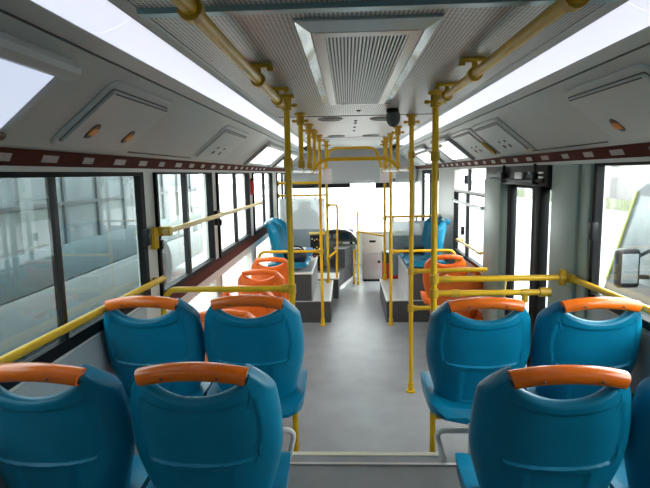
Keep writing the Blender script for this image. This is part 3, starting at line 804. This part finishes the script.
rail_thing('low_barrier_bar', 'low yellow bar from right barrier pole under the blue seat', [[(.415, 2.87, .34), (1.13, 2.87, .34)]], r=.03)

# ------------------------------------------------------------------ ceiling fittings
v = thing('air_vent', 'large slatted air return vent in a metallic ceiling frame', 'air vent', (-.012, 1.48, ZC))
def ring4(x, y0, y1, z): return [V(-x, y0, z), V(x, y0, z), V(x, y1, z), V(-x, y1, z)]
bm = nb(); loft(bm, [ring4(.205, 0, 1.80, -.0005), ring4(.202, .003, 1.797, -.008), ring4(.163, .060, 1.655, -.024), ring4(.160, .063, 1.652, -.024), ring4(.160, .063, 1.652, -.012)], cap=False); obj('frame', bm, 'vent', v, 20)
bm = nb(); loft(bm, [ring4(.158, .065, 1.650, -.025), ring4(.126, .098, 1.618, -.028), ring4(.122, .102, 1.614, -.028), ring4(.122, .102, 1.614, -.014)], cap=False); obj('inner_frame', bm, 'alu', v, 20)
bm = nb()
for k in range(22):
    x = -.122+.244*(k+.5)/22; box(bm, x-.0029, x+.0029, .101, 1.615, -.028, -.018)
obj('slats', bm, 'slat', v, 0)
bm = nb(); box(bm, -.150, .150, .09, 1.645, -.011, -.002); obj('filter', bm, 'dash', v, 0)
for x, y, lab in ((-.20, 4.12, 'nearest left'), (.205, 4.17, 'nearest right'), (-.19, 6.0, 'farther left'), (.20, 6.0, 'farther right')):
    t = thing('ceiling_speaker', 'round dark speaker grille in the pale ceiling, %s of four' % lab, 'speaker', (x, y, ZC), 0, 'round speakers in the front ceiling')
    bm = nb(); lathe(bm, [(.098, -.0005), (.096, -.010), (.080, -.014), (.078, -.006), (.001, -.006)], 0, 0, 28); obj('rim', bm, 'dashside', t)
    bm = nb(); lathe(bm, [(.078, -.006), (.05, -.011), (.001, -.013)], 0, 0, 24); obj('grille', bm, 'dash', t)
t = thing('ceiling_camera', 'black dome camera hanging from the ceiling beyond the air vent', 'camera', (.235, 3.58, ZC))
bm = nb(); lathe(bm, [(.04, -.0005), (.045, -.02), (.03, -.03), (.02, -.035)], 0, 0, 20); obj('base', bm, 'blackgloss', t)
bm = nb(); loft(bm, [[V(.048*r*math.cos(a)+.004, .042*r*math.sin(a), z*.78) for a in [2*PI*k/20 for k in range(20)]] for r, z in ((.55, -.02), (.9, -.035), (1, -.065), (.97, -.10), (.75, -.13), (.45, -.148), (.02, -.156))]); obj('housing', bm, 'dash', t)
for k, (x, y) in enumerate(((.01, 3.62), (0, 4.3), (0, 4.5), (0, 4.9), (0, 5.3))):
    t = thing('ceiling_button', 'tiny dark fitting on the ceiling centre line, number %s from the vent' % ('one', 'two', 'three', 'four', 'five')[k], 'ceiling fitting', (x, y, ZC), 0, 'tiny fittings along ceiling centre')
    bm = nb(); lathe(bm, [(.014, -.0005), (.012, -.008), (.001, -.010)], 0, 0, 12); obj('cap', bm, 'dash', t)

# ------------------------------------------------------------------ driver area
p = thing('driver_partition', 'frosted partition with grey lower half behind the driver, two yellow bars above', 'partition', (-.8, 8.2, .27))
inv = Matrix.Translation((.8, -8.2, -.27))
def pp(name, bm, m, sm=0):
    o = obj(name, bm, m, p, sm); o.matrix_parent_inverse = inv
bm = nb(); box(bm, -1.15, -.43, 8.19, 8.20, .86, 1.345); pp('upper_panel', bm, 'frost')
bm = nb(); box(bm, -1.15, -.43, 8.185, 8.205, .27, .86); pp('lower_panel', bm, mat('partition_grey', (.26, .31, .34), .4))
bm = nb(); tube(bm, [(-1.16, 8.19, 1.59), (-.40, 8.19, 1.59)], .022, 12); pp('bar', bm, 'yellow', 40)
bm = nb(); tube(bm, [(-1.16, 8.19, 1.395), (-.40, 8.19, 1.395)], .016, 12); pp('bar', bm, 'yellow', 40)
bm = nb(); tube(bm, [(-.40, 8.19, .27), (-.40, 8.19, 2.14)], .016, 12); pp('post', bm, 'yellow', 40)
for x in (-.90, -.58):
    bm = nb(); box(bm, x-.012, x+.012, 8.18, 8.20, 1.33, 1.395); pp('clip', bm, 'alu')
for z in (1.59, 1.395):
    bm = nb(); tube(bm, [(-1.175, 8.19, z), (-1.14, 8.19, z)], .04, 14); pp('wall_flange', bm, 'yellow', 40)
t = thing('driver_chair', 'grey blue driver seat seen dimly through the frosted partition', 'seat', (-.76, 8.25, .27))
bm = nb(); loft(bm, [[V(x*w, y+.04*abs(x)**2 + d*.06, z) for x, d in [(-1, 0), (-.5, 0), (0, 0), (.5, 0), (1, 0), (1, 1), (.5, 1.3), (0, 1.4), (-.5, 1.3), (-1, 1)]] for z, w, y in ((.45, .20, .10), (.6, .23, .08), (.75, .23, .03), (.86, .18, 0), (.90, .10, 0))]); obj('backrest', bm, mat('driver_seat_cloth', (.12, .20, .24), .8), t, 50)
bm = nb(); box(bm, -.10, .10, .0, .07, .88, 1.02, .03); obj('headrest', bm, 'bagdark', t)
bm = nb(); box(bm, -.22, .22, .06, .40, .36, .48, .04); obj('cushion', bm, 'bagdark', t)
bm = nb(); lathe(bm, [(.16, .0), (.16, .03), (.08, .05), (.08, .36)], 0, .24, 18); obj('pedestal', bm, 'dash', t)

t = thing('dashboard', 'dark driver dashboard with hooded cluster and grey side', 'dashboard', (-.4, 8.6, .27))
inv = Matrix.Translation((.4, -8.6, -.27))
def dd(name, bm, m, sm=40, par=None):
    o = obj(name, bm, m, par or t, sm)
    if par is None: o.matrix_parent_inverse = inv
    return o
bm = nb(); prism(bm, [(-1.16, 9.15), (-.48, 9.15), (-.46, 8.72), (-.20, 8.72), (.055, 8.70), (.075, 9.75), (-1.16, 9.75)], 'z', .271, .58); dd('body', bm, 'dashside', 0)
bm = nb(); prism(bm, [(-.30, 8.0), (-.125, 8.0), (.0, 8.47), (.042, 8.64), (-.30, 8.64)], 'z', .271, .56); sc_ = thing('side_console', 'dark angled console wall between driver platform and aisle', 'console', (-.2, 8.3, .27)); o = obj('cover', bm, 'dash', sc_, 0); o.matrix_parent_inverse = Matrix.Translation((.2, -8.3, -.27))
bm = nb()   # hooded cowl
prof = [(-.56, .56), (-.54, .72), (-.48, .775), (-.30, .80), (-.12, .79), (-.02, .745), (.055, .66), (.09, .575), (.09, .52)]
inner = [(-.50, .585), (-.49, .70), (-.45, .745), (-.30, .765), (-.13, .755), (-.05, .715), (.0, .64), (.02, .585), (.03, .565)]
n = len(prof)
loft(bm, [[V(x, y, z) for x, z in prof]+[V(x, y, z) for x, z in reversed(inner)] for y in (8.66, 8.95)])
dd('cowl', bm, 'dash', 30)
bm = nb(); loft(bm, [[V(x, y, z) for x, z in prof] for y in (8.92, 9.7)]); dd('top', bm, 'dash', 30)
bm = nb(); prism(bm, [(8.80, .57), (8.93, .77), (8.95, .77), (8.95, .55)], 'x', -.50, .02); cl = dd('cluster', bm, 'dashside', 0)
bm = nb(); loft(bm, [[V(x, 8.80+(z-.57)*.65-o_, z) for x, z in ((-.20, .61), (-.05, .61), (-.06, .70), (-.19, .70))] for o_ in (.004, .010)]); dd('display', bm, 'screen', 0)
for x, z, r in ((-.40, .66, .045), (-.29, .66, .045)):
    bm = nb(); yy = 8.80+(z-.57)*.65-.006
    tube(bm, [(x, yy, z), (x, yy-.008, z+.004)], r, 18); dd('gauge', bm, 'white')
bm = nb(); box(bm, -.16, .04, 8.64, 8.70, .545, .575, .008); dd('front_lip', bm, 'white')
bm = nb(); tube(bm, [(-.03, 8.62, .45), (-.02, 8.60, .56)], .012, 8); bmesh.ops.create_uvsphere(bm, u_segments=10, v_segments=8, radius=.028, matrix=Matrix.Translation((-.02, 8.60, .575))); dd('lever', bm, 'blackgloss')
# side switch console with coloured keys
t2 = thing('switch_console', 'dark console of small coloured switches in front of the driver partition', 'console', (-.54, 7.78, .27))
bm = nb(); prism(bm, [(-.04, .001), (-.04, .54), (.08, .54), (.12, .46), (.12, .001)], 'x', -.10, .10); obj('body', bm, 'blackgloss', t2, 20)
random.seed(3)
for k in range(14):
    x = -.08+.035*(k % 5); z = .22+.12*(k//5)+random.uniform(-.02, .02)
    bm = nb(); box(bm, x, x+.018, -.052, -.040, z, z+.02, .002); obj('switch', bm, ('white', 'red', 'notice', 'yellow')[k % 4], t2)
rail_thing('driver_gate_rail', 'yellow looped gate rail beside the driver platform', [fillet([(-.330, 6.92, 1.312), (-.213, 6.92, 1.312), (-.216, 7.10, 1.05), (-.235, 7.10, .29)], .03)], [((-.33, 6.92, 1.312), (0, 0, 1), .04, .023)], r=.0135)
rail_thing('driver_gate_rail', 'short slanted yellow bar linking the gate posts at driver platform', [[(-.345, 6.94, .60), (-.23, 7.09, .67)]], [((-.233, 7.10, .675), (0, 0, 1), .06, .022)], r=.016)
rail_thing('driver_gate_rail', 'short thick pale yellow bar lying on top of the switch console', [[(-.66, 7.80, .834), (-.42, 7.80, .834)]], [((-.46, 7.80, .834), (1, 0, 0), .07, .026)], r=.022, m='paleyellow')
# fare box with its rails
t = thing('fare_box', 'tall grey beige fare box cabinet at the front of the aisle', 'fare box', (.315, 8.36, 0))
bobj('plinth', 'black', (-.15, .15, -.145, .15, 0, .035), t)
bobj('lower_body', 'cabinetlow', (-.16, .16, -.155, .155, .035, .45), t, .008)
bobj('upper_body', 'cabinet', (-.16, .16, -.155, .155, .453, .77), t, .008)
bobj('top', 'cabinet', (-.165, .165, -.16, .16, .772, .80), t, .006)
bobj('coin_slot', 'black', (-.05, .05, -.160, -.153, .63, .665), t, .003)
bm = nb(); tube(bm, [(.10, -.155, .32), (.10, -.172, .32)], .022, 12); obj('lock', bm, 'black', t)
bm = nb(); tube(bm, fillet([(-.155, -.19, .52), (-.155, -.19, .6)], .01), .008, 8); obj('side_clip', bm, 'alu', t)
pole_l = rail_thing('gate_rail', 'yellow post and top bar around the fare box', [[(.08, 7.98, .002), (.082, 7.98, 1.14)], [(.085, 7.98, .835), (.425, 7.30, .845)]], [((.08, 7.98, .03), (0, 0, 1), .055, .026)], r=.0145)
rail_thing('gate_rail', 'short yellow arched rail standing left of the fare box', [fillet([(.015, 8.02, .002), (.015, 8.02, .535), (.075, 7.99, .54)], .05)], [((.015, 8.02, .02), (0, 0, 1), .035, .022)], r=.0145)

# right front partition
p = thing('entrance_partition', 'pale panel with teal grey lower half and yellow bar behind right sideways seats', 'partition', (.75, 7.18, .0))
bm = nb(); box(bm, -.255, .325, -.01, .0, .86, 1.06); obj('upper_panel', bm, 'frost', p, 0)
bm = nb(); box(bm, -.255, .325, -.012, .002, .30, .86); obj('lower_panel', bm, mat('partition_teal', (.22, .30, .33), .4), p, 0)
bm = nb(); tube(bm, [(-.32, -.005, 1.122), (.39, -.005, 1.122)], .015, 12); obj('bar', bm, 'yellow', p)
for x in (-.20, .12):
    bm = nb(); box(bm, x-.012, x+.012, -.012, .002, 1.05, 1.115); obj('clip', bm, 'alu', p, 0)
bm = nb(); tube(bm, [(-.24, -.005, .0), (-.24, -.005, .86)], .012, 10); obj('post', bm, 'steel', p)
bm = nb(); tube(bm, [(.30, -.005, .0), (.30, -.005, .86)], .012, 10); obj('post', bm, 'steel', p)
bm = nb(); tube(bm, [(.425, -.005, 1.122), (.385, -.005, 1.122)], .035, 14); obj('wall_flange', bm, 'yellow', p)
t = thing('red_box', 'red box on the floor beyond the right podium', 'box', (.55, 7.42, 0))
bobj('body', 'red', (-.13, .13, -.13, .13, 0, .45), t, .012); bobj('lid', 'dash', (-.132, .132, -.132, .132, .45, .60), t, .012)

# things lying about
t = thing('bag', 'dark navy bag on the left sideways seats', 'bag', (-.70, 6.10, .70))
bm = nb(); bmesh.ops.create_uvsphere(bm, u_segments=20, v_segments=12, radius=1)
for v_ in bm.verts:
    c = v_.co; k = 1+.10*math.sin(5*c.x+2*c.y)+.06*math.sin(9*c.y+3*c.z); v_.co = V(c.x*.15*k, c.y*.11*k, max(-.012, c.z*.085*k+.06)-.0)
obj('body', bm, 'bagdark', t, 60)
bm = nb(); tube(bm, [V(.10*math.cos(a), .0, .12+.06*math.sin(a)) for a in [PI*k/10 for k in range(11)]], .010, 8); obj('strap', bm, 'bagdark', t)
t = thing('package', 'bright blue and white package on the left seat box', 'package', (-.66, 6.55, .70))
bobj('body', 'bagblue', (-.13, .13, -.10, .10, 0, .085), t, .012); bobj('label_strip', 'white', (-.132, .05, -.102, .102, .05, .088), t, .004)
t = thing('bag', 'flat black bag with thin handles on right sideways seats', 'bag', (.775, 6.64, .70))
bm = nb(); box(bm, -.12, .13, -.10, .10, 0, .085, .02, 3); obj('body', bm, 'bagdark', t)
bm = nb(); tube(bm, fillet([(-.10, -.10, .05), (-.14, -.12, .0), (-.14, -.12, -.07)], .02), .006, 8); obj('handle', bm, 'black', t)

for s, x, y, lab in ((1, .428, 6.998, 'white notice card on the right pole near the front'), (-1, -.345, 6.868, 'white notice card on the left pole near the front')):
    t = thing('notice_card', lab, 'notice', (x, y, 1.60), 0, 'white notice cards on the front poles')
    bobj('card', 'notice', (-.065, .065, -.006, 0, 0, .19), t, .003)
    bobj('holder', 'white', (-.07, .07, -.002, .035, -.008, .01), t, .002)
t = thing('notice_holder', 'pale crumpled bracket on the right rail next to the notice card', 'bracket', (.50, 6.55, 1.62))
bm = nb(); tube(bm, fillet([(-.08, 0, .13), (0, 0, .13), (.03, 0, .06), (0, 0, 0)], .03), .012, 8); obj('arm', bm, 'dash', t)
bm = nb(); box(bm, -.05, .03, -.02, .01, .03, .11, .01); obj('clip', bm, 'white', t)
t = thing('emergency_hammer', 'red emergency hammer with black head on a left window post', 'hammer', (-1.165, 5.93, 1.60))
bobj('holder', 'red', (-.012, .0, -.02, .02, -.10, .09), t, .004)
bobj('handle', 'red', (0, .02, -.012, .012, -.09, .06), t, .006); bobj('head', 'blackgloss', (0, .028, -.045, .045, .06, .09), t, .006)

# ------------------------------------------------------------------ outside
ZG = -.32
bm = nb(); box(bm, -80, 80, -60, 120, ZG-.2, ZG); struct(obj('ground', bm, 'ground', smooth=0), 'pale concrete yard outside', 'ground')
def parked_bus(x0, x1, y0, y1, label):
    t = thing('parked_bus', label, 'bus', ((x0+x1)/2, (y0+y1)/2, ZG))
    inv = Matrix.Translation((-(x0+x1)/2, -(y0+y1)/2, -ZG))
    def A(name, bm, m, sm=30):
        o = obj(name, bm, m, t, sm); o.matrix_parent_inverse = inv
    bm = nb(); box(bm, x0, x1, y0, y1, 0.0, .55, .04); A('skirt', bm, 'buspale')
    bm = nb(); box(bm, x0, x1-.005, y0+.01, y1-.01, .55, .98, .02); A('waist', bm, 'busbody')
    bm = nb(); box(bm, x0+.03, x1-.03, y0+.03, y1-.03, .98, 1.95); A('cabin', bm, 'busglass')
    bm = nb(); box(bm, x0, x1, y0, y1, 1.95, 2.75, .12, 3); A('roof', bm, 'buspale')
    y = y0+.2; k = 0
    while y < y1-.2:
        bm = nb(); wd = .22 if k % 3 == 0 else .06
        box(bm, x1-.045, x1-.002, y, y+wd, .97, 1.96); A('window_post', bm, 'buspale' if k % 3 == 0 else 'busdark', 0); y += .82; k += 1
    bm = nb(); box(bm, x1-.04, x1-.004, y0+.05, y1-.05, 1.42, 1.46); A('sash', bm, 'busdark', 0)
    for yy in (y0+2.2, y1-2.6):
        bm = nb(); lathe(bm, [(.30, -.02), (.46, 0), (.48, .05), (.48, .2), (.40, .24)], 0, 0, 28)
        bm.transform(Matrix.Translation((x1-.23, yy, ZG+.48)) @ Matrix.Rotation(PI/2, 4, 'Y')); A('wheel', bm, 'tyre')
parked_bus(-5.9, -3.35, -2.5, 11.6, 'grey teal parked bus seen through the left tinted window')
# white van on the right with its big mirror
t = thing('parked_van', 'olive and grey vehicle with black wing mirror outside right window', 'vehicle', (3.5, 4.6, ZG))
inv = Matrix.Translation((-3.5, -4.6, -ZG))
def A(name, bm, m, sm=30):
    o = obj(name, bm, m, t, sm); o.matrix_parent_inverse = inv
prof = [(-.2, .0), (5.74, .0), (5.80, .35), (5.72, .52), (5.22, 1.50), (5.05, 1.58), (-.2, 1.58)]
bm = nb(); prism(bm, prof, 'x', 2.75, 4.5); A('body', bm, 'busdark', 20)
bm = nb(); prism(bm, [(5.195, 1.50), (5.225, 1.50), (5.725, .52), (5.695, .52)], 'x', 2.735, 2.76); A('pillar_trim', bm, 'vangreen', 20)
bm = nb(); prism(bm, [(3.9, .62), (5.56, .62), (5.14, 1.46), (3.9, 1.46)], 'x', 2.742, 2.76); A('side_window', bm, 'busglass', 20)
bm = nb(); prism(bm, [(-.1, .72), (3.7, .72), (3.7, 1.46), (-.1, 1.46)], 'x', 2.742, 2.76); A('rear_window', bm, 'busglass', 20)
for yy in (.6, 4.7):
    bm = nb(); lathe(bm, [(.2, -.02), (.33, 0), (.34, .04), (.34, .2), (.3, .24)], 0, 0, 24)
    bm.transform(Matrix.Translation((2.74, yy, ZG+.34)) @ Matrix.Rotation(PI/2, 4, 'Y')); A('wheel', bm, 'tyre')
bm = nb(); box(bm, 2.36, 2.57, 4.74, 4.84, .64, 1.0, .035, 3); tube(bm, [(2.55, 4.80, .74), (2.77, 4.95, .70)], .022, 8); tube(bm, [(2.55, 4.80, .92), (2.77, 4.95, .96)], .018, 8); A('mirror', bm, 'blackgloss')
bm = nb(); box(bm, 2.395, 2.54, 4.732, 4.745, .69, .96, .004); A('mirror_glass', bm, 'busglass')
# building right
t = thing('building', 'pale low building with columns across the yard on the right', 'building', (14, 15, ZG))
inv = Matrix.Translation((-14, -15, -ZG))
def A(name, bm, m, sm=0):
    o = obj(name, bm, m, t, sm); o.matrix_parent_inverse = inv
bm = nb(); box(bm, 14, 20, -6, 44, ZG, 3.0); A('wall', bm, 'bldg')
bm = nb(); box(bm, 13.6, 20, -6.3, 44.3, 3.0, 3.35); A('roof', bm, 'bldgdark')
for y in range(-4, 44, 4):
    bm = nb(); box(bm, 13.7, 14.0, y, y+.5, ZG, 3.0); A('column', bm, 'bldg')
bm = nb(); box(bm, 13.0, 13.5, -6, 44, ZG, ZG+.5); tag(obj('hedge', bm, 'hedge', smooth=0), 'low green hedge line before the right building', 'hedge', kind='stuff')

# ------------------------------------------------------------------ world and view
W = bpy.data.worlds.new('world'); SC.world = W; W.use_nodes = True
bg = W.node_tree.nodes['Background']; bg.inputs[0].default_value = (.95, .98, 1.0, 1); bg.inputs[1].default_value = 4.0
vs = SC.view_settings
vs.view_transform = 'Standard'; vs.look = 'None'; vs.gamma = 1; vs.use_curve_mapping = False; vs.exposure = 1.52
SC.render.film_transparent = False
